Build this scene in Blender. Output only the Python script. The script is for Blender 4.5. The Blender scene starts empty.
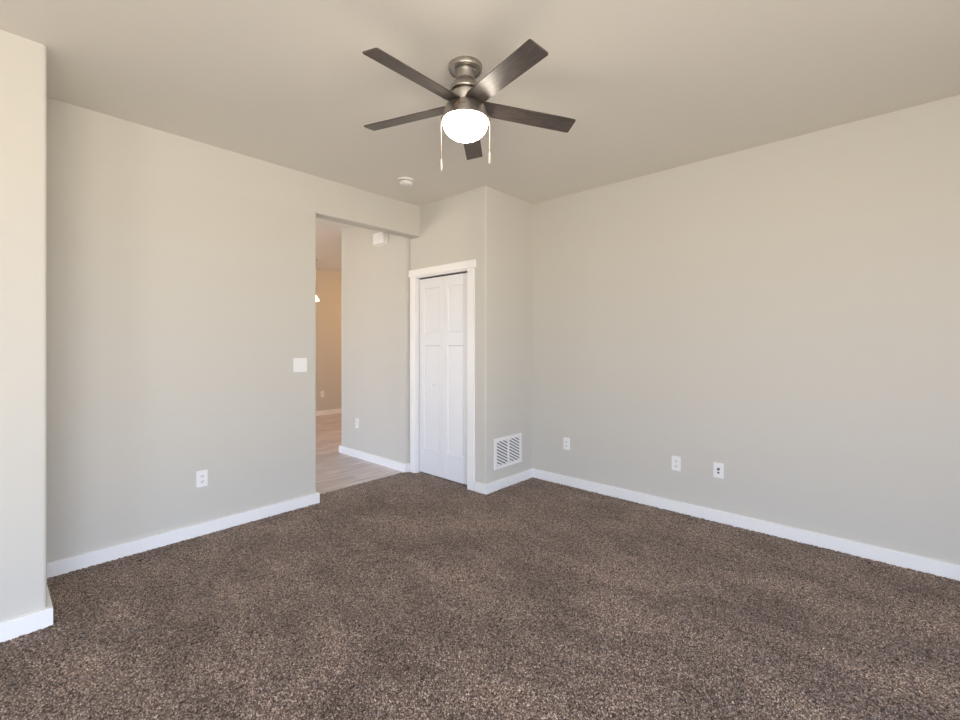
import bpy, bmesh, math, random
import numpy as np
from mathutils import Vector, Matrix
random.seed(7)
S = bpy.context.scene
C = S.collection
PI = math.pi

# ------------------------------------------------------------------ camera
H = 2.74                       # ceiling height
cam = bpy.data.cameras.new('camera')
cam.sensor_width = 36.0
cam.lens = 450.08 / 960 * 36.0
cam.shift_y = -15.48 / 960
cam.clip_start = 0.02
camo = bpy.data.objects.new('camera', cam)
camo.location = (0, 0, 1.327)
camo.rotation_euler = (PI / 2, 0, 0.73838)
C.objects.link(camo)
S.camera = camo

# ------------------------------------------------------------------ view / world / daylight
S.view_settings.view_transform = 'Standard'
S.view_settings.look = 'None'
S.view_settings.gamma = 1.0
S.view_settings.use_curve_mapping = False
S.view_settings.exposure = -0.25
S.cycles.max_bounces = 14
S.cycles.diffuse_bounces = 10
S.cycles.sample_clamp_indirect = 8.0

w = bpy.data.worlds.new('outdoors')
S.world = w
w.use_nodes = True
nt = w.node_tree
nt.nodes.clear()
out = nt.nodes.new('ShaderNodeOutputWorld')
bg = nt.nodes.new('ShaderNodeBackground')
tc = nt.nodes.new('ShaderNodeTexCoord')
sx = nt.nodes.new('ShaderNodeSeparateXYZ')
cr = nt.nodes.new('ShaderNodeValToRGB')
mp = nt.nodes.new('ShaderNodeMapRange')
mp.inputs[1].default_value = -1.0
mp.inputs[2].default_value = 1.0
nt.links.new(tc.outputs['Generated'], sx.inputs[0])
nt.links.new(sx.outputs['Z'], mp.inputs[0])
nt.links.new(mp.outputs[0], cr.inputs[0])
nt.links.new(cr.outputs[0], bg.inputs[0])
nt.links.new(bg.outputs[0], out.inputs[0])
e = cr.color_ramp.elements
e[0].position = 0.0;  e[0].color = (1.45, 1.30, 1.10, 1)      # sunlit pale ground outside
e[1].position = 1.0;  e[1].color = (0.60, 0.82, 1.30, 1)       # sky overhead
a = e.new(0.49); a.color = (1.45, 1.32, 1.15, 1)
b = e.new(0.515); b.color = (1.10, 1.25, 1.52, 1)
c = e.new(0.68); c.color = (0.85, 1.10, 1.60, 1)
bg.inputs[1].default_value = 11.0


def window_portal(name, loc, rot, sx_, sy_):
    l = bpy.data.lights.new(name, 'AREA')
    l.shape = 'RECTANGLE'
    l.size = sx_
    l.size_y = sy_
    l.cycles.is_portal = True
    o = bpy.data.objects.new(name, l)
    o.location = loc
    o.rotation_euler = rot
    C.objects.link(o)


# window openings (all behind the camera or round the corner of the hall)
W1 = (0.1, 1.4, 0.35, 2.25)      # in the rear wall, x0 x1 z0 z1
W2 = (-2.1, 0.9, 0.06, 2.25)    # in the side wall, y0 y1 z0 z1
W3 = (-7.3, -5.5, 0.08, 2.05)     # in the wall of the far room
YREAR, XSIDE, YFAR = -2.7, 2.1, -1.30
window_portal('daylight_rear', ((W1[0] + W1[1]) / 2, YREAR - .02, (W1[2] + W1[3]) / 2), (PI / 2, 0, 0), W1[1] - W1[0], W1[3] - W1[2])
window_portal('daylight_side', (XSIDE + .02, (W2[0] + W2[1]) / 2, (W2[2] + W2[3]) / 2), (PI / 2, 0, PI / 2), W2[1] - W2[0], W2[3] - W2[2])
window_portal('daylight_far', ((W3[0] + W3[1]) / 2, YFAR - .02, (W3[2] + W3[3]) / 2), (PI / 2, 0, 0), W3[1] - W3[0], W3[3] - W3[2])


# ------------------------------------------------------------------ helpers
def mesh_obj(name, bm, mat, parent=None, smooth=False, loc=None):
    bmesh.ops.recalc_face_normals(bm, faces=bm.faces)
    me = bpy.data.meshes.new(name)
    bm.to_mesh(me)
    bm.free()
    if smooth:
        for p in me.polygons:
            p.use_smooth = True
        if hasattr(me, 'set_sharp_from_angle'):
            me.set_sharp_from_angle(angle=math.radians(35))
    if mat:
        me.materials.append(mat)
    o = bpy.data.objects.new(name, me)
    C.objects.link(o)
    if parent:
        o.parent = parent
    if loc:
        o.location = loc
    return o


def add_box(bm, x0, x1, y0, y1, z0, z1, bev=0.0, seg=2):
    m = Matrix.Translation(((x0 + x1) / 2, (y0 + y1) / 2, (z0 + z1) / 2)) @ Matrix.Diagonal((abs(x1 - x0), abs(y1 - y0), abs(z1 - z0), 1))
    r = bmesh.ops.create_cube(bm, size=1.0, matrix=m)
    if bev:
        es = list({ed for v in r['verts'] for ed in v.link_edges})
        bmesh.ops.bevel(bm, geom=es, offset=bev, segments=seg, affect='EDGES', profile=0.5)


def add_prism(bm, pts, axis, a0, a1):
    """pts: 2D outline in the two other axes (x,y for z; x,z for y; y,z for x)."""
    def P(p, t):
        if axis == 'z':
            return (p[0], p[1], t)
        if axis == 'y':
            return (p[0], t, p[1])
        return (t, p[0], p[1])
    v0 = [bm.verts.new(P(p, a0)) for p in pts]
    v1 = [bm.verts.new(P(p, a1)) for p in pts]
    n = len(pts)
    bm.faces.new(v0)
    bm.faces.new(v1)
    for i in range(n):
        bm.faces.new((v0[i], v0[(i + 1) % n], v1[(i + 1) % n], v1[i]))


def bevel_where(bm, test, off, seg=5):
    bm.edges.ensure_lookup_table()
    es = [ed for ed in bm.edges if test(ed.verts[0].co, ed.verts[1].co)]
    if es:
        bmesh.ops.bevel(bm, geom=es, offset=off, segments=seg, affect='EDGES', profile=0.5)


def add_lathe(bm, prof, seg=48, center=(0, 0, 0)):
    rings = []
    for r, z in prof:
        if r < 1e-6:
            rings.append([bm.verts.new((center[0], center[1], center[2] + z))])
        else:
            rings.append([bm.verts.new((center[0] + r * math.cos(2 * PI * k / seg), center[1] + r * math.sin(2 * PI * k / seg), center[2] + z)) for k in range(seg)])
    for A, B in zip(rings, rings[1:]):
        for k in range(seg):
            k2 = (k + 1) % seg
            if len(A) == 1 and len(B) == 1:
                continue
            if len(A) == 1:
                bm.faces.new((A[0], B[k], B[k2]))
            elif len(B) == 1:
                bm.faces.new((A[k], A[k2], B[0]))
            else:
                bm.faces.new((A[k], A[k2], B[k2], B[k]))
    if len(rings[0]) > 1 and rings[0] is not rings[-1]:
        bm.faces.new(rings[0])
    if len(rings[-1]) > 1:
        bm.faces.new(rings[-1])


def add_tube(bm, pts, r, seg=8):
    pts = [Vector(p) for p in pts]
    rings = []
    for i, p in enumerate(pts):
        d = (pts[min(i + 1, len(pts) - 1)] - pts[max(i - 1, 0)]).normalized()
        u = d.orthogonal().normalized()
        if i and abs(d.dot(prev)) > .2:
            u = (uprev - d * uprev.dot(d)).normalized()
        v = d.cross(u)
        prev, uprev = d, u
        rings.append([bm.verts.new(p + r * (u * math.cos(2 * PI * k / seg) + v * math.sin(2 * PI * k / seg))) for k in range(seg)])
    for A, B in zip(rings, rings[1:]):
        for k in range(seg):
            bm.faces.new((A[k], A[(k + 1) % seg], B[(k + 1) % seg], B[k]))
    bm.faces.new(rings[0])
    bm.faces.new(rings[-1])


def rrect(w_, h_, r, seg=4):
    pts = []
    for cx, cy, a0 in ((w_ / 2 - r, h_ / 2 - r, 0), (-w_ / 2 + r, h_ / 2 - r, PI / 2), (-w_ / 2 + r, -h_ / 2 + r, PI), (w_ / 2 - r, -h_ / 2 + r, 1.5 * PI)):
        for k in range(seg + 1):
            t = a0 + PI / 2 * k / seg
            pts.append((cx + r * math.cos(t), cy + r * math.sin(t)))
    return pts


def empty(name, loc, rotz, label, cat, group=None):
    o = bpy.data.objects.new(name, None)
    C.objects.link(o)
    o.location = loc
    o.rotation_euler = (0, 0, rotz)
    o.empty_display_size = .05
    tag(o, label, cat, group)
    return o


def tag(o, label, cat, group=None):
    o['label'] = label
    o['category'] = cat
    if group:
        o['group'] = group


def struct(o, label=None):
    o['kind'] = 'structure'
    if label:
        o['label'] = label
    return o


# ------------------------------------------------------------------ materials
def mat(name, col, rough=.5, metal=0.0, spec=.5):
    m = bpy.data.materials.new(name)
    m.use_nodes = True
    bs = m.node_tree.nodes['Principled BSDF']
    bs.inputs['Base Color'].default_value = (*col, 1)
    bs.inputs['Roughness'].default_value = rough
    bs.inputs['Metallic'].default_value = metal
    bs.inputs['Specular IOR Level'].default_value = spec
    return m


def nodes(m):
    return m.node_tree.nodes, m.node_tree.links, m.node_tree.nodes['Principled BSDF']


def coords(m, scale=(1, 1, 1), rot=(0, 0, 0)):
    N, L, _ = nodes(m)
    t = N.new('ShaderNodeTexCoord')
    mpn = N.new('ShaderNodeMapping')
    mpn.inputs['Scale'].default_value = scale
    mpn.inputs['Rotation'].default_value = rot
    L.new(t.outputs['Object'], mpn.inputs['Vector'])
    return mpn.outputs[0]


def noise(m, vec, scale, detail=2, rough=.5):
    N, L, _ = nodes(m)
    n = N.new('ShaderNodeTexNoise')
    n.inputs['Scale'].default_value = scale
    n.inputs['Detail'].default_value = detail
    n.inputs['Roughness'].default_value = rough
    L.new(vec, n.inputs['Vector'])
    return n.outputs[0]


def ramp(m, fac, stops, interp='LINEAR'):
    N, L, _ = nodes(m)
    r = N.new('ShaderNodeValToRGB')
    r.color_ramp.interpolation = interp
    els = r.color_ramp.elements
    els[0].position, els[0].color = stops[0][0], (*stops[0][1], 1)
    els[1].position, els[1].color = stops[-1][0], (*stops[-1][1], 1)
    for p, c_ in stops[1:-1]:
        x = els.new(p)
        x.color = (*c_, 1)
    L.new(fac, r.inputs[0])
    return r.outputs[0]


def mix(m, fac, A, B, mode='MIX'):
    N, L, _ = nodes(m)
    x = N.new('ShaderNodeMix')
    x.data_type = 'RGBA'
    x.blend_type = mode
    if hasattr(fac, 'is_linked'):
        L.new(fac, x.inputs[0])
    else:
        x.inputs[0].default_value = fac
    for k, q in ((6, A), (7, B)):
        if isinstance(q, tuple):
            x.inputs[k].default_value = (*q, 1)
        else:
            L.new(q, x.inputs[k])
    return x.outputs[2]


def bump(m, height, strength, dist):
    N, L, bs = nodes(m)
    bn = N.new('ShaderNodeBump')
    bn.inputs['Strength'].default_value = strength
    bn.inputs['Distance'].default_value = dist
    L.new(height, bn.inputs['Height'])
    L.new(bn.outputs[0], bs.inputs['Normal'])


WALLC = (0.590, 0.574, 0.528)
CEILC = (0.785, 0.758, 0.700)


def paint(name, col, tex=.12):
    m = mat(name, col, .62, 0, .25)
    N, L, bs = nodes(m)
    v = coords(m)
    n = noise(m, v, 55, 3, .55)
    bump(m, n, tex, .004)
    return m


M_wall = paint('greige_wall_paint', WALLC)
M_ceil = paint('greige_ceiling_paint', CEILC, .2)
M_trim = mat('white_trim_paint', (.86, .86, .86), .38)
bump(M_trim, noise(M_trim, coords(M_trim), 30, 2), .03, .002)
M_door = mat('white_door_paint', (.74, .745, .76), .4)
M_plate = mat('white_plastic', (.84, .84, .83), .32)
noise_pl = noise(M_plate, coords(M_plate), 200, 2)
bump(M_plate, noise_pl, .02, .001)
M_dark = mat('dark_slot', (.03, .03, .035), .6)
M_duct = mat('dark_recess_and_jack', (.12, .12, .135), .6)


def carpet_mat():
    m = mat('brown_plush_carpet', (.2, .16, .14), 1.0, 0, .05)
    N, L, bs = nodes(m)
    v = coords(m)
    # warp so the tufts do not line up
    wn = N.new('ShaderNodeTexNoise')
    wn.inputs['Scale'].default_value = 60
    L.new(v, wn.inputs['Vector'])
    wm = N.new('ShaderNodeVectorMath'); wm.operation = 'MULTIPLY_ADD'
    L.new(wn.outputs['Color'], wm.inputs[0])
    wm.inputs[1].default_value = (.005, .005, 0)
    L.new(v, wm.inputs[2])
    vo = N.new('ShaderNodeTexVoronoi')
    vo.inputs['Scale'].default_value = 170
    L.new(wm.outputs[0], vo.inputs['Vector'])
    tuft_rand = N.new('ShaderNodeSeparateColor')
    L.new(vo.outputs['Color'], tuft_rand.inputs[0])
    fine = noise(m, v, 260, 2, .6)
    mid = noise(m, v, 85, 4, .75)
    col = ramp(m, tuft_rand.outputs[0], [(0, (.125, .090, .074)), (.5, (.305, .237, .200)), (1, (.59, .48, .415))])
    col = mix(m, 1.0, col, ramp(m, mid, [(.3, (.55, .54, .53)), (.7, (1.4, 1.4, 1.4))]), 'MULTIPLY')
    # shade in the gaps between tufts, darkened in the colour
    col = mix(m, 1.0, col, ramp(m, vo.outputs['Distance'], [(.22, (1.18, 1.18, 1.18)), (.7, (.22, .20, .19))]), 'MULTIPLY')
    # brushed nap: broad paler and darker swathes
    nv = coords(m, (1.0, 1.9, 1), (0, 0, .5))
    nap = noise(m, nv, 2.0, 4, .6)
    col = mix(m, 1.0, col, ramp(m, nap, [(.34, (.70, .685, .665)), (.5, (1.0, 1.0, 1.0)), (.66, (1.36, 1.34, 1.30))]), 'MULTIPLY')
    L.new(col, bs.inputs['Base Color'])
    h = N.new('ShaderNodeMath'); h.operation = 'SUBTRACT'
    L.new(fine, h.inputs[0]); L.new(vo.outputs['Distance'], h.inputs[1])
    bump(m, h.outputs[0], .4, .004)
    bs.inputs['Sheen Weight'].default_value = .5
    bs.inputs['Sheen Roughness'].default_value = .45
    bs.inputs['Sheen Tint'].default_value = (.95, .80, .70, 1)
    return m


M_carpet = carpet_mat()


def laminate_mat():
    m = mat('grey_brown_laminate', (.3, .22, .18), .38)
    N, L, bs = nodes(m)
    v = coords(m)
    br = N.new('ShaderNodeTexBrick')
    br.offset = .37
    br.inputs['Scale'].default_value = 1.0
    br.inputs['Mortar Size'].default_value = .0012
    br.inputs['Brick Width'].default_value = 1.25
    br.inputs['Row Height'].default_value = .15
    br.inputs['Color1'].default_value = (0.1, 0.1, 0.1, 1)
    br.inputs['Color2'].default_value = (0.9, 0.9, 0.9, 1)
    br.inputs['Mortar'].default_value = (0.0, 0.0, 0.0, 1)
    L.new(coords(m, (1, 1, 1), (0, 0, PI / 2)), br.inputs['Vector'])
    gv = coords(m, (16, 1.2, 1))
    g = noise(m, gv, 2.2, 5, .65)
    col = ramp(m, g, [(.3, (.40, .34, .33)), (.5, (.58, .52, .51)), (.7, (.74, .69, .68))])
    col = mix(m, .35, col, ramp(m, br.outputs['Color'], [(0, (.45, .42, .4)), (1, (1.25, 1.22, 1.2))]), 'MULTIPLY')
    L.new(col, bs.inputs['Base Color'])
    return m


M_lam = laminate_mat()


def nickel_mat():
    m = mat('brushed_nickel', (.46, .43, .395), .42, 1.0)
    v = coords(m, (1, 1, 40))
    n = noise(m, v, 30, 2)
    bump(m, n, .06, .001)
    return m


M_nickel = nickel_mat()


def blade_mat():
    m = mat('dark_grey_oak_veneer', (.1, .08, .07), .36, 0, .5)
    N, L, bs = nodes(m)
    v = coords(m, (2.2, 34, 8))
    g = noise(m, v, 4, 5, .62)
    col = ramp(m, g, [(.3, (.036, .028, .026)), (.52, (.075, .060, .054)), (.72, (.135, .112, .100))])
    L.new(col, bs.inputs['Base Color'])
    return m


M_blade = blade_mat()


def glow(name, col, strength):
    m = bpy.data.materials.new(name)
    m.use_nodes = True
    bs = m.node_tree.nodes['Principled BSDF']
    bs.inputs['Base Color'].default_value = (.9, .88, .84, 1)
    bs.inputs['Roughness'].default_value = .35
    bs.inputs['Emission Color'].default_value = (*col, 1)
    bs.inputs['Emission Strength'].default_value = strength
    return m


M_bowl = glow('lit_frosted_glass', (1.0, .90, .75), 42.0)
M_shade = glow('lit_pendant_glass', (1.0, .85, .62), 4.0)
M_chain = mat('pale_chain', (.17, .145, .11), .5, .1)
M_fob = mat('white_pull_fob', (.42, .40, .35), .4)
M_mark = mat('bronze_script_mark', (.20, .11, .05), .5, .0)
M_smoke = mat('smoke_white_plastic', (.80, .80, .77), .4)
bump(M_smoke, noise(M_smoke, coords(M_smoke), 150, 2), .02, .001)
M_pane = bpy.data.materials.new('clear_window_glass')
M_pane.use_nodes = True
_N, _L = M_pane.node_tree.nodes, M_pane.node_tree.links
_N.clear()
_o = _N.new('ShaderNodeOutputMaterial'); _t = _N.new('ShaderNodeBsdfTransparent'); _g = _N.new('ShaderNodeBsdfGlossy'); _m = _N.new('ShaderNodeMixShader')
_g.inputs['Roughness'].default_value = .02
_m.inputs[0].default_value = .06
_L.new(_t.outputs[0], _m.inputs[1]); _L.new(_g.outputs[0], _m.inputs[2]); _L.new(_m.outputs[0], _o.inputs[0])

# ------------------------------------------------------------------ structure
XL, YR = -3.561, 3.707          # left wall face, right wall face
XB, YB = -2.95, .197            # projecting wall at far left of the frame
XC, YD = -2.662, 3.0            # closet corner
YO = 1.872                      # end of left wall at the opening
HZ = 2.431                      # underside of header
XLB = -3.70                     # hall side of left wall
YH, XH0, XH1 = 2.955, -5.012, -3.735   # hall wall face, its two ends
XF = -7.901                     # far wall
BN = .016                       # rounded drywall corner
TOP = 2.82
Z0 = -.12

# floors


def carpet_mesh(x0, x1, y0, y1, step):
    """plush pile: a fine grid of tufts, every tuft tip at its own height and slightly off its place"""
    rng = np.random.default_rng(11)
    nx, ny = int((x1 - x0) / step), int((y1 - y0) / step)
    gx, gy = np.meshgrid(np.linspace(x0, x1, nx), np.linspace(y0, y1, ny), indexing='ij')
    h = rng.random((nx, ny)) ** 1.3
    gx = gx + rng.uniform(-.38, .38, (nx, ny)) * step
    gy = gy + rng.uniform(-.38, .38, (nx, ny)) * step
    gz = .0015 - PILE * h
    co = np.stack([gx, gy, gz], -1).reshape(-1, 3)
    idx = np.arange(nx * ny).reshape(nx, ny)
    q = np.stack([idx[:-1, :-1], idx[1:, :-1], idx[1:, 1:], idx[:-1, 1:]], -1).reshape(-1, 4)
    # the slab under the pile
    n0 = len(co)
    bx = np.array([(X, Y, Z) for Z in (-.12, -.013) for Y in (-3.0, 4.0) for X in (-3.735, 2.4)], float)
    bq = np.array([(0, 2, 3, 1), (4, 5, 7, 6), (0, 1, 5, 4), (2, 6, 7, 3), (0, 4, 6, 2), (1, 3, 7, 5)]) + n0
    co = np.concatenate([co, bx]); q = np.concatenate([q, bq])
    me = bpy.data.meshes.new('floor')
    me.vertices.add(len(co)); me.vertices.foreach_set('co', co.ravel())
    me.loops.add(q.size); me.loops.foreach_set('vertex_index', q.ravel().astype(np.int32))
    me.polygons.add(len(q))
    me.polygons.foreach_set('loop_start', np.arange(0, q.size, 4, dtype=np.int32))
    me.update(calc_edges=True); me.validate()
    return me


PILE = .011
cme = carpet_mesh(-3.742, XSIDE + .02, YREAR - .02, 3.72, .0062)
cme.materials.append(M_carpet)
co_ = bpy.data.objects.new('floor', cme)
C.objects.link(co_)
struct(co_, 'brown plush carpet floor of the room')
bm = bmesh.new(); add_box(bm, -8.3, -3.735, -1.6, 7.0, -.12, -.004)
struct(mesh_obj('floor_hall', bm, M_lam), 'grey brown laminate plank floor seen through the opening')
# ceiling
bm = bmesh.new(); add_box(bm, -8.3, 2.4, -3.0, 7.0, H, H + .15)
struct(mesh_obj('ceiling', bm, M_ceil), 'flat beige painted ceiling')

# left wall with the header over the opening
bm = bmesh.new()


def arc(cx, cy, r, a0, a1, n=6):
    return [(cx + r * math.cos(a0 + (a1 - a0) * k / n), cy + r * math.sin(a0 + (a1 - a0) * k / n)) for k in range(n + 1)]


add_prism(bm, [(XLB, -2.9), (XL, -2.9)] + arc(XL - BN, YO - BN, BN, 0, PI / 2) + arc(XLB + BN, YO - BN, BN, PI / 2, PI), 'z', Z0, HZ)
add_box(bm, XLB, XL, -2.9, YO - BN, HZ, TOP)
add_prism(bm, [(XLB, TOP), (XL, TOP)] + arc(XL - BN, HZ + BN, BN, 0, -PI / 2) + arc(XLB + BN, HZ + BN, BN, -PI / 2, -PI), 'y', YO - BN, 3.06)
struct(mesh_obj('wall_left', bm, M_wall, smooth=True), 'beige left wall with a cased-free opening to the hall')
# projecting piece of wall at the far left
bm = bmesh.new()
add_box(bm, -3.60, XB, -2.9, YB, Z0, TOP)
bevel_where(bm, lambda p, q: abs(p.x - XB) < 1e-4 and abs(q.x - XB) < 1e-4 and abs(p.y - YB) < 1e-4 and abs(q.y - YB) < 1e-4, BN)
struct(mesh_obj('wall_left_projection', bm, M_wall, smooth=True), 'beige wall projection at the left edge of the photo')
# right wall
bm = bmesh.new(); add_box(bm, -3.0, 2.3, YR, YR + .14, Z0, TOP)
struct(mesh_obj('wall_right', bm, M_wall), 'long plain beige wall on the right')
# closet: front with door opening, and the side with the return grille
DX0, DX1, DZ = -3.628, -2.868, 2.022
bm = bmesh.new()
add_prism(bm, [(-3.80, Z0), (DX0, Z0), (DX0, DZ), (DX1, DZ), (DX1, Z0), (XC, Z0), (XC, TOP), (-3.80, TOP)], 'y', YD, YD + .12)
bevel_where(bm, lambda p, q: abs(p.x - XC) < 1e-4 and abs(q.x - XC) < 1e-4 and abs(p.y - YD) < 1e-4 and abs(q.y - YD) < 1e-4, BN)
struct(mesh_obj('wall_closet_front', bm, M_wall, smooth=True), 'beige closet wall around the white door')
bm = bmesh.new(); add_box(bm, XC - .12, XC, YD + .12, YR + .05, Z0, TOP)
struct(mesh_obj('wall_closet_side', bm, M_wall), 'narrow beige closet side wall with the return grille')
# hall wall
bm = bmesh.new(); add_box(bm, XH0, XH1, YH, 3.95, Z0, TOP)
bevel_where(bm, lambda p, q: abs(p.x - q.x) < 1e-4 and abs(p.y - YH) < 1e-4 and abs(q.y - YH) < 1e-4 and abs(p.z - q.z) > .5, BN)
struct(mesh_obj('wall_hall', bm, M_wall, smooth=True), 'beige hall wall seen through the opening')
# far room
bm = bmesh.new(); add_box(bm, XF - .14, XF, -1.6, 7.0, Z0, TOP)
struct(mesh_obj('wall_far', bm, M_wall), 'far beige wall lit warm at the end of the hall')
bm = bmesh.new(); add_box(bm, -8.2, -3.0, 6.6, 6.75, Z0, TOP)
struct(mesh_obj('wall_far_side', bm, M_wall))
bm = bmesh.new(); add_box(bm, -3.9, -3.72, 3.85, 6.7, Z0, TOP)
struct(mesh_obj('wall_far_return', bm, M_wall))


def wall_with_hole(name, axis, a0, a1, u0, u1, hole):
    bm = bmesh.new()
    h0, h1, z0, z1 = hole
    for q0, q1, r0, r1 in ((u0, h0, Z0, TOP), (h1, u1, Z0, TOP), (h0, h1, Z0, z0), (h0, h1, z1, TOP)):
        if axis == 'y':
            add_box(bm, q0, q1, a0, a1, r0, r1)
        else:
            add_box(bm, a0, a1, q0, q1, r0, r1)
    struct(mesh_obj(name, bm, M_wall))


wall_with_hole('wall_rear', 'y', YREAR - .14, YREAR, -2.96, 2.3, W1)
wall_with_hole('wall_side', 'x', XSIDE, XSIDE + .14, YREAR, YR, W2)
wall_with_hole('wall_far_window', 'y', YFAR - .14, YFAR, XF, XLB, W3)


def window(name, axis, plane, hole):
    h0, h1, z0, z1 = hole
    fr, gl = bmesh.new(), bmesh.new()
    t = .05
    mid = (h0 + h1) / 2

    def bx(bm, u0, u1, q0, q1, d0, d1):
        if axis == 'y':
            add_box(bm, u0, u1, plane + d0, plane + d1, q0, q1)
        else:
            add_box(bm, plane + d0, plane + d1, u0, u1, q0, q1)
    for u0, u1, q0, q1 in ((h0, h0 + t, z0, z1), (h1 - t, h1, z0, z1), (h0 + t, h1 - t, z0, z0 + t), (h0 + t, h1 - t, z1 - t, z1), (mid - .03, mid + .03, z0 + t, z1 - t)):
        bx(fr, u0, u1, q0, q1, -.03, .03)
    f = struct(mesh_obj(name, fr, M_trim))
    bx(gl, h0 + t, h1 - t, z0 + t, z1 - t, -.003, .003)
    mesh_obj('pane', gl, M_pane, f)
    return f


window('window_1', 'y', YREAR - .10, W1)
window('window_2', 'x', XSIDE + .10, W2)
window('window_3', 'y', YFAR - .10, W3)

# ------------------------------------------------------------------ baseboards
BT, BH = .019, .082


def baseboard(name, path):
    """path: floor-plan polyline of the wall face; board sits on the left side of travel."""
    bm = bmesh.new()
    pts = [Vector((p[0], p[1])) for p in path]
    n = len(pts)
    offs = []
    for i in range(n):
        d0 = (pts[i] - pts[i - 1]).normalized() if i else None
        d1 = (pts[i + 1] - pts[i]).normalized() if i < n - 1 else None
        n0 = Vector((-d0.y, d0.x)) if d0 else None
        n1 = Vector((-d1.y, d1.x)) if d1 else None
        if n0 is None:
            offs.append(n1)
        elif n1 is None:
            offs.append(n0)
        else:
            offs.append((n0 + n1) / (1 + n0.dot(n1)))
    prof = [(-.004, -.03), (BT, -.03), (BT, BH - .003), (BT - .003, BH), (-.004, BH)]
    rings = []
    for p, o in zip(pts, offs):
        rings.append([bm.verts.new((p.x + o.x * q, p.y + o.y * q, z)) for q, z in prof])
    k = len(prof)
    for A, B in zip(rings, rings[1:]):
        for j in range(k):
            bm.faces.new((A[j], A[(j + 1) % k], B[(j + 1) % k], B[j]))
    bm.faces.new(rings[0]); bm.faces.new(rings[-1])
    return struct(mesh_obj(name, bm, M_trim))


struct_bb = [
    ('baseboard_left', [(XLB, YO - .25), (XLB, YO), (XL, YO), (XL, YB), (XB, YB), (XB, YREAR), (XSIDE, YREAR)]),
    ('baseboard_right', [(XSIDE, W2[1] + .02), (XSIDE, YR), (XC, YR), (XC, YD), (DX1 + .082, YD)]),
    ('baseboard_hall', [(-3.70, YD), (XH1, YD), (XH1, YH), (XH0, YH), (XH0, 3.9)]),
    ('baseboard_far', [(XF, 6.6), (XF, YFAR)]),
]
for nm, pth in struct_bb:
    # paths are written so that the room lies to the left of travel; flip those that are not
    baseboard(nm, pth)

# ------------------------------------------------------------------ closet door and its trim
bm = bmesh.new()
cw, ct = .080, .018
add_box(bm, DX0 - cw + .006, DX0 + .006, YD - ct, YD + .002, -.03, 2.03, .002)
add_box(bm, DX1 - .006, DX1 + cw - .006, YD - ct, YD + .002, -.03, 2.03, .002)
add_box(bm, DX0 - cw - .012, DX1 + cw + .012, YD - ct - .008, YD + .002, 2.026, 2.098, .002)
# jambs lining the opening
add_box(bm, DX0 - .002, DX0 + .010, YD - .002, YD + .118, -.03, DZ)
add_box(bm, DX1 - .010, DX1 + .002, YD - .002, YD + .118, -.03, DZ)
add_box(bm, DX0, DX1, YD - .002, YD + .118, DZ - .008, DZ + .004)
struct(mesh_obj('trim_1', bm, M_trim), 'white flat casing and header trim around the closet door')


def leaf_mesh(x0, x1, px0, px1, yf, z0, z1, panels):
    """one bifold leaf with recessed flat panels between stiles and rails"""
    bm = bmesh.new()
    yb = yf + .033
    zs = [z0]
    for a_, b_ in panels:
        zs += [a_, b_]
    zs.append(z1)
    add_box(bm, x0, px0, yf, yb, z0, z1, .0015, 1)
    add_box(bm, px1, x1, yf, yb, z0, z1, .0015, 1)
    for i in range(0, len(zs), 2):
        add_box(bm, px0, px1, yf, yb, zs[i], zs[i + 1])
    for a_, b_ in panels:
        # sloped sticking down to the recessed panel
        d, s = .009, .007
        o = [(px0, a_), (px1, a_), (px1, b_), (px0, b_)]
        i_ = [(px0 + s, a_ + s), (px1 - s, a_ + s), (px1 - s, b_ - s), (px0 + s, b_ - s)]
        vo = [bm.verts.new((p[0], yf, p[1])) for p in o]
        vi = [bm.verts.new((p[0], yf + d, p[1])) for p in i_]
        for k in range(4):
            bm.faces.new((vo[k], vo[(k + 1) % 4], vi[(k + 1) % 4], vi[k]))
        bm.faces.new(vi)
    return bm


door = bpy.data.objects.new('door_1', None)
C.objects.link(door)
door.location = (-3.248, 3.03, .014)
struct(door, 'white four-panel bifold closet door')
PAN = [(.245, 1.305), (1.435, 1.885)]
x0, x1, xm = DX0 + .013 + 3.248, DX1 - .013 + 3.248, 0
bm = leaf_mesh(x0, -.0006, x0 + .085, -.048, 0, 0, 1.984, PAN)
l1 = mesh_obj('door_leaf', bm, M_door, door)
bm = leaf_mesh(.0006, x1, .062, x1 - .085, 0, 0, 1.984, PAN)
l2 = mesh_obj('door_leaf', bm, M_door, door)
bm = bmesh.new()
add_lathe(bm, [(0.006, 0), (.006, .012), (.013, .016), (.0155, .022), (.013, .028), (0, .030)], 20)
bmesh.ops.rotate(bm, verts=bm.verts, cent=(0, 0, 0), matrix=Matrix.Rotation(PI / 2, 3, 'X'))
kn = mesh_obj('door_knob', bm, M_plate, l1, smooth=True, loc=(-3.395 + 3.248, .009, .913))
bm = bmesh.new(); add_box(bm, x0, x1, .010, .028, 1.986, 1.9995)
mesh_obj('door_track', bm, M_dark, door)  # track coloured near-black to paint the shade of the gap above the leaves
# closet interior behind the door
bm = bmesh.new(); add_box(bm, -3.80, XC, YR, YR + .14, Z0, TOP)
struct(mesh_obj('wall_closet_inside', bm, M_wall))


# ------------------------------------------------------------------ wall plates
# each plate is built facing -Y with its back at y = 0
def plate_base(root, w_=.070, h_=.114):
    bm = bmesh.new()
    add_prism(bm, rrect(w_, h_, .006), 'y', 0, -.0035)
    add_prism(bm, rrect(w_ - .006, h_ - .006, .005), 'y', -.0035, -.006)
    return mesh_obj('cover_plate', bm, M_plate, root)


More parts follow.
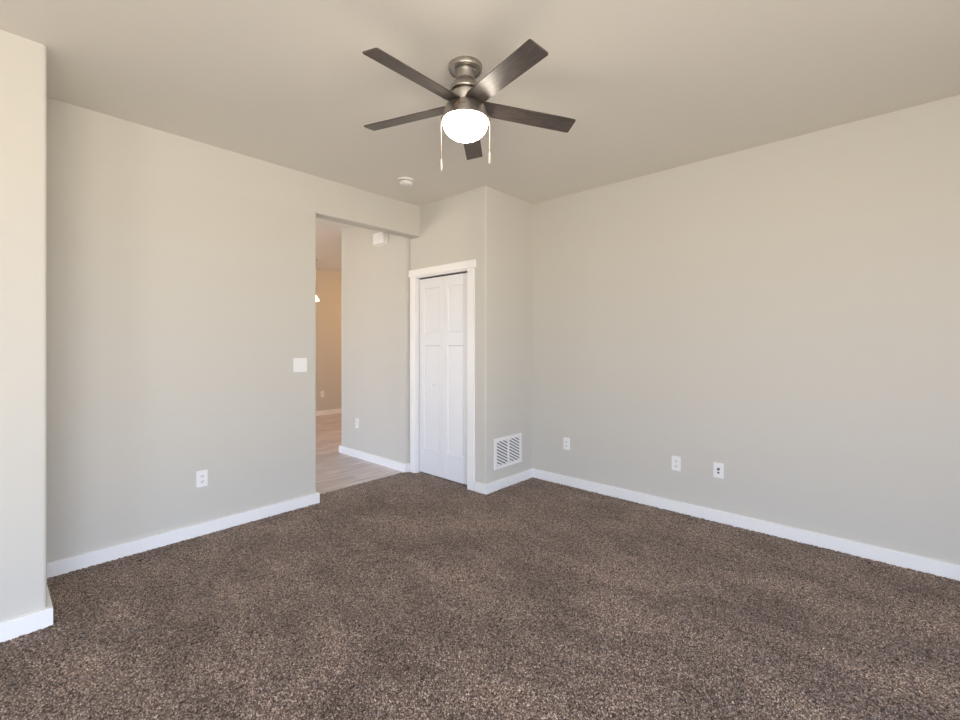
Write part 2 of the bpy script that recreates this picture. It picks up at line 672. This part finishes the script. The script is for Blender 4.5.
def screw(root, x, z, y=-.006):
    bm = bmesh.new()
    add_lathe(bm, [(.0032, 0), (.0028, .0012), (0, .0015)], 10)
    bmesh.ops.rotate(bm, verts=bm.verts, cent=(0, 0, 0), matrix=Matrix.Rotation(PI / 2, 3, 'X'))
    return mesh_obj('screw', bm, M_plate, root, loc=(x, y, z))


def outlet(loc, rotz, label):
    t = empty('power_outlet', loc, rotz, label, 'outlet', 'white wall outlets')
    p = plate_base(t)
    for dz in (.0195, -.0195):
        bm = bmesh.new()
        add_prism(bm, rrect(.034, .028, .011, 6), 'y', -.006, -.0085)
        r = mesh_obj('receptacle', bm, M_plate, t, loc=(0, 0, dz))
        bm = bmesh.new()
        add_box(bm, -.0085, -.0055, -.0089, -.0083, -.003, .006)
        add_box(bm, .0055, .0085, -.0089, -.0083, -.003, .006)
        add_prism(bm, rrect(.006, .006, .0028), 'y', -.0083, -.0089)
        for v in bm.verts:
            if abs(v.co.x) < .004:
                v.co.z -= .0085
        mesh_obj('slot', bm, M_dark, r)
    screw(t, 0, 0)
    return t


QL = PI / 2      # facing +X
outlet((XL, 1.020, .389), QL, 'white outlet low on the left wall below the light switch')
outlet((-2.262, YR, .388), 0, 'white outlet on the right wall closest to the closet corner')
outlet((-1.258, YR, .380), 0, 'white outlet on the right wall just left of the cable plate')
outlet((-4.650, YH, .398), 0, 'white outlet low on the hall wall through the opening')
outlet((XF, 4.272, .395), QL, 'small white outlet on the far wall beyond the hall')

# cable plate
t = empty('cable_plate', (-.950, YR, .382), 0, 'white cable plate with two dark jacks, rightmost on the right wall', 'wall plate')
plate_base(t)
for dz, r in ((.010, .0075), (-.016, .005)):
    bm = bmesh.new()
    add_lathe(bm, [(r + .003, 0), (r + .003, .002), (r, .0025), (r, .001)], 16)
    bmesh.ops.rotate(bm, verts=bm.verts, cent=(0, 0, 0), matrix=Matrix.Rotation(PI / 2, 3, 'X'))
    j = mesh_obj('jack', bm, M_duct, t, loc=(0, -.006, dz))
screw(t, 0, .042); screw(t, 0, -.042)

# double switch
t = empty('light_switch', (XL, 1.729, 1.160), QL, 'white double light switch on the left wall by the opening', 'light switch')
plate_base(t, .116, .114)
for dx in (-.023, .023):
    bm = bmesh.new()
    add_prism(bm, [(-.006, -.0335), (-.006, .0335), (-.0105, .0335), (-.0075, 0), (-.0085, -.0335)], 'x', -.0165, .0165)
    mesh_obj('rocker', bm, M_plate, t, loc=(dx, 0, 0))
    screw(t, dx, .048); screw(t, dx, -.048)

# ------------------------------------------------------------------ return-air grille (faces +X)
gy0, gy1, gz0, gz1 = 3.114, 3.520, .186, .466
gw, gh = gy1 - gy0, gz1 - gz0
t = empty('return_air_grille', (XC, (gy0 + gy1) / 2, (gz0 + gz1) / 2), QL, 'white return-air grille with slanted louvers low on the closet side wall', 'air vent')
bm = bmesh.new()
fw = .030
for x0_, x1_, z0_, z1_ in ((-gw / 2, gw / 2, gh / 2 - fw, gh / 2), (-gw / 2, gw / 2, -gh / 2, -gh / 2 + fw), (-gw / 2, -gw / 2 + fw, -gh / 2 + fw, gh / 2 - fw), (gw / 2 - fw, gw / 2, -gh / 2 + fw, gh / 2 - fw)):
    add_box(bm, x0_, x1_, -.010, 0, z0_, z1_)
mesh_obj('grille_frame', bm, M_plate, t)
bm = bmesh.new(); add_box(bm, -.009, .009, -.010, -.002, -gh / 2 + fw, gh / 2 - fw)
mesh_obj('mullion', bm, M_plate, t)
bm = bmesh.new(); add_box(bm, -gw / 2 + fw, gw / 2 - fw, -.0015, -.0003, -gh / 2 + fw, gh / 2 - fw)
mesh_obj('duct_shade_backing', bm, M_duct, t)  # dark sheet in place of the shaded duct behind the louvers


def clip_poly(poly, x0_, x1_, z0_, z1_):
    def cl(P, f):
        o = []
        for i in range(len(P)):
            A, B = P[i], P[(i + 1) % len(P)]
            fa, fb = f(A), f(B)
            if fa >= 0:
                o.append(A)
            if fa * fb < 0:
                s = fa / (fa - fb)
                o.append((A[0] + s * (B[0] - A[0]), A[1] + s * (B[1] - A[1])))
        return o
    for f in (lambda p: p[0] - x0_, lambda p: x1_ - p[0], lambda p: p[1] - z0_, lambda p: z1_ - p[1]):
        poly = cl(poly, f)
        if len(poly) < 3:
            return []
    return poly


for bx0, bx1 in ((-gw / 2 + fw, -.009), (.009, gw / 2 - fw)):
    bm = bmesh.new()
    z = -.30
    while z < .35:
        s = -.51
        th = .0165
        P = [(bx0 - .01, z - s * 0.01), (bx1 + .01, z + s * (bx1 - bx0 + .01)), (bx1 + .01, z + s * (bx1 - bx0 + .01) + th), (bx0 - .01, z - s * 0.01 + th)]
        P = clip_poly(P, bx0, bx1, -gh / 2 + fw, gh / 2 - fw)
        if len(P) >= 3:
            add_prism(bm, P, 'y', -.0075, -.0055)
        z += .0290
    mesh_obj('louver_bank', bm, M_plate, t)
for dx in (-gw / 2 + .012, gw / 2 - .012):
    screw(t, dx, 0, -.010)

# ------------------------------------------------------------------ smoke detector
t = empty('smoke_detector', (-3.072, 2.430, H), 0, 'round white smoke detector on the ceiling near the closet', 'smoke detector')
bm = bmesh.new(); add_lathe(bm, [(.0, 0), (.071, 0), (.072, -.008), (.069, -.014), (.0, -.014)], 40)
mesh_obj('mounting_plate', bm, M_smoke, t, smooth=True)
bm = bmesh.new(); add_lathe(bm, [(0, -.014), (.055, -.014), (.055, -.020), (.058, -.022), (.056, -.036), (.047, -.046), (.030, -.049), (0, -.049)], 40)
sd = mesh_obj('detector_body', bm, M_smoke, t, smooth=True)
bm = bmesh.new()
for k in range(24):
    A = 2 * PI * k / 24
    q = bmesh.ops.create_cube(bm, size=1, matrix=Matrix.Rotation(A, 4, 'Z') @ Matrix.Translation((.0550, 0, -.0172)) @ Matrix.Diagonal((.002, .009, .004, 1)))
mesh_obj('vent_slots', bm, M_duct, sd)
bm = bmesh.new(); add_lathe(bm, [(0, -.049), (.010, -.049), (.009, -.0515), (0, -.052)], 20)
mesh_obj('test_button', bm, M_smoke, sd, smooth=True)

# ------------------------------------------------------------------ door chime on the hall wall
t = empty('door_chime', (-4.150, YH, 2.492), 0, 'white boxy door chime high on the hall wall below the header', 'door chime')
bm = bmesh.new(); add_prism(bm, rrect(.200, .132, .010), 'y', 0, -.012)
mesh_obj('chime_base', bm, M_plate, t)
bm = bmesh.new()
add_prism(bm, [(-.096, -.010), (.096, -.010), (.096, -.050), (.088, -.060), (0, -.064), (-.088, -.060), (-.096, -.050)], 'z', -.062, .062)
bevel_where(bm, lambda p, q: abs(p.z - q.z) < 1e-5 and p.y < -.02 and q.y < -.02, .006, 2)
mesh_obj('chime_cover', bm, M_plate, t, smooth=True)

# ------------------------------------------------------------------ ceiling fan
FX, FY = -1.592, 1.639
fan = empty('ceiling_fan', (FX, FY, H), 0, 'brushed nickel ceiling fan with five dark wood blades and a lit globe', 'ceiling fan')
zz = lambda z: z - H
bm = bmesh.new()
add_lathe(bm, [(0, 0), (.083, 0), (.085, -.003), (.085, -.023), (.083, -.027), (.078, -.028), (.075, -.021), (0, -.021)], 64)
mesh_obj('canopy', bm, M_nickel, fan, smooth=True)
bm = bmesh.new()
add_lathe(bm, [(0, -.018), (.054, -.018), (.056, -.030), (.050, -.034), (.048, -.040), (.048, zz(2.662)), (.0, zz(2.662))], 48)
mesh_obj('neck', bm, M_nickel, fan, smooth=True)
bm = bmesh.new()
add_lathe(bm, [(0, zz(2.668)), (.047, zz(2.668)), (.054, zz(2.658)), (.072, zz(2.636)), (.079, zz(2.617)), (.080, zz(2.611)), (.078, zz(2.607)), (.056, zz(2.607)), (.056, zz(2.596)), (0, zz(2.596))], 64)
mesh_obj('motor_housing', bm, M_nickel, fan, smooth=True)
bm = bmesh.new()
add_lathe(bm, [(0, zz(2.600)), (.068, zz(2.600)), (.072, zz(2.595)), (.070, zz(2.570)), (.064, zz(2.555)), (.064, zz(2.530)), (0, zz(2.530))], 64)
mesh_obj('rotor_hub', bm, M_nickel, fan, smooth=True)
# blades
RB, BW, PITCH = .588, .103, math.radians(-12.4)
bm = bmesh.new()
outl = []
r0 = .066
pts = [(r0, -.040), (r0 + .035, -BW / 2 + .003), (RB - .006, -BW / 2), (RB, -BW / 2 + .006), (RB, BW / 2 - .006), (RB - .006, BW / 2), (r0 + .035, BW / 2 - .003), (r0, .040)]
add_prism(bm, pts, 'z', -.003, .003)
blade_me = None
TILT = Matrix.Rotation(math.radians(1.35), 3, Vector((-math.sin(.73838), math.cos(.73838), 0)))   # the blades sit a touch out of level
for k in range(5):
    ang = math.radians(92.31 + 180 + 72 * k)
    if blade_me is None:
        o = mesh_obj('fan_blade', bm, M_blade, fan)
        blade_me = o.data
        bb = bmesh.new()
        add_prism(bb, [(.05, -.020), (.115, -.030), (.122, -.022), (.122, .022), (.115, .030), (.05, .020)], 'z', .003, .0065)
        br_ = mesh_obj('blade_bracket', bb, M_nickel, o)
        first, firstb = o, br_
    else:
        o = first.copy(); C.objects.link(o); o.parent = fan
        b2 = firstb.copy(); C.objects.link(b2); b2.parent = o
    o.location = (0, 0, zz(2.541))
    o.rotation_mode = 'XYZ'
    o.rotation_euler = (TILT @ Matrix.Rotation(ang, 3, 'Z') @ Matrix.Rotation(math.radians(2.35), 3, 'Y') @ Matrix.Rotation(PITCH, 3, 'X')).to_euler()
# light kit
bm = bmesh.new()
add_lathe(bm, [(0, zz(2.535)), (.086, zz(2.535)), (.096, zz(2.532)), (.1025, zz(2.525)), (.106, zz(2.515)), (.1175, zz(2.470)), (.1185, zz(2.458)), (.114, zz(2.457)), (0, zz(2.460))], 64)
cup = mesh_obj('light_cup', bm, M_nickel, fan, smooth=True)
bm = bmesh.new()
prof = [(.110, zz(2.460)), (.1145, zz(2.457))]
for k in range(1, 15):
    t_ = PI / 2 * k / 14
    prof.append((.1145 * math.cos(t_) ** .85 if k < 14 else 0, zz(2.454) - .087 * math.sin(t_)))
add_lathe(bm, prof, 64)
mesh_obj('glass_bowl', bm, M_bowl, fan, smooth=True)
# script mark on the cup, facing the camera
tocam = math.atan2(-FY, -FX)


def cup_pt(u, v, off=.0012):
    """u along the rim, v upward, on the cup flank"""
    prof_ = [(.1175, 2.470), (.106, 2.515), (.1025, 2.525), (.096, 2.532)]
    z = 2.500 + v
    for (ra, za), (rb, zb) in zip(prof_, prof_[1:]):
        if za <= z <= zb:
            r = ra + (rb - ra) * (z - za) / (zb - za)
            break
    else:
        r = .119
    A = tocam - .24 + u / r
    return ((r + off) * math.cos(A), (r + off) * math.sin(A), zz(z))


bm = bmesh.new()
strokes = [[(-.024, -.010), (-.017, -.005), (-.010, .008), (-.004, .013), (-.006, .004), (-.009, -.004)],
           [(-.012, .001), (-.004, .003), (.002, .010), (.0, .0), (.003, -.003), (.006, .004), (.008, -.002)],
           [(.008, -.002), (.011, .004), (.013, -.002), (.016, .005), (.018, -.001), (.022, .004), (.024, -.003)],
           [(-.024, -.010), (-.012, -.0075), (.004, -.007)]]
for s_ in strokes:
    add_tube(bm, [cup_pt(u * 1.15 - .004, v * .8 - .005) for u, v in s_], .0012, 6)
mk = mesh_obj('script_mark', bm, M_mark, cup)
mk['label'] = 'small bronze script mark'
# pull chains
for cx, cy, zb_ in ((-1.680, 1.553, 2.203), (-1.497, 1.719, 2.240)):
    dx, dy = (cx - FX), (cy - FY)
    bm = bmesh.new()
    add_tube(bm, [(dx * .90, dy * .90, zz(2.487)), (dx * .985, dy * .985, zz(2.478)), (dx, dy, zz(2.465)), (dx, dy, zz(zb_ + .06))], .0026, 8)
    ch = mesh_obj('pull_chain', bm, M_chain, fan, smooth=True)
    bm = bmesh.new()
    add_lathe(bm, [(0, .062), (.003, .062), (.0045, .055), (.0058, .030), (.0066, .010), (.005, .003), (0, 0)], 16, (dx, dy, zz(zb_)))
    mesh_obj('pull_fob', bm, M_fob, ch, smooth=True)

# ------------------------------------------------------------------ pendant in the far room, its lit shade just past the wall edge
pt = empty('pendant_lamp', (-7.0, 3.668, H), 0, 'lit glass pendant lamp peeking out past the opening edge', 'lamp')
bm = bmesh.new(); add_lathe(bm, [(0, 0), (.018, 0), (.018, -.02), (.008, -.03), (0, -.03)], 24)
mesh_obj('ceiling_rose', bm, M_nickel, pt, smooth=True)
bm = bmesh.new(); add_tube(bm, [(0, 0, -.02), (0, 0, 2.15 - H)], .004, 8)
mesh_obj('cord', bm, M_nickel, pt)
bm = bmesh.new(); add_lathe(bm, [(0, 2.135 - H), (.012, 2.135 - H), (.018, 2.115 - H), (.032, 2.090 - H), (.050, 2.070 - H), (.056, 2.055 - H), (.046, 2.040 - H), (.028, 2.033 - H), (0, 2.031 - H)], 32)
mesh_obj('glass_shade', bm, M_shade, pt, smooth=True)
# unseen warm lamp added to light the far room, round the corner from the opening
t = empty('added_far_light', (-6.4, 5.2, H), 0, 'unseen warm flush light added for the far room round the corner', 'lamp')
bm = bmesh.new(); add_lathe(bm, [(0, 0), (.16, 0), (.16, -.03), (0, -.03)], 32)
mesh_obj('light_base', bm, M_nickel, t, smooth=True)
bm = bmesh.new(); add_lathe(bm, [(0, -.03), (.15, -.03), (.14, -.07), (.09, -.10), (0, -.11)], 32)
mesh_obj('light_diffuser', bm, glow('warm_diffuser', (1.0, .53, .20), 140.0), t, smooth=True)
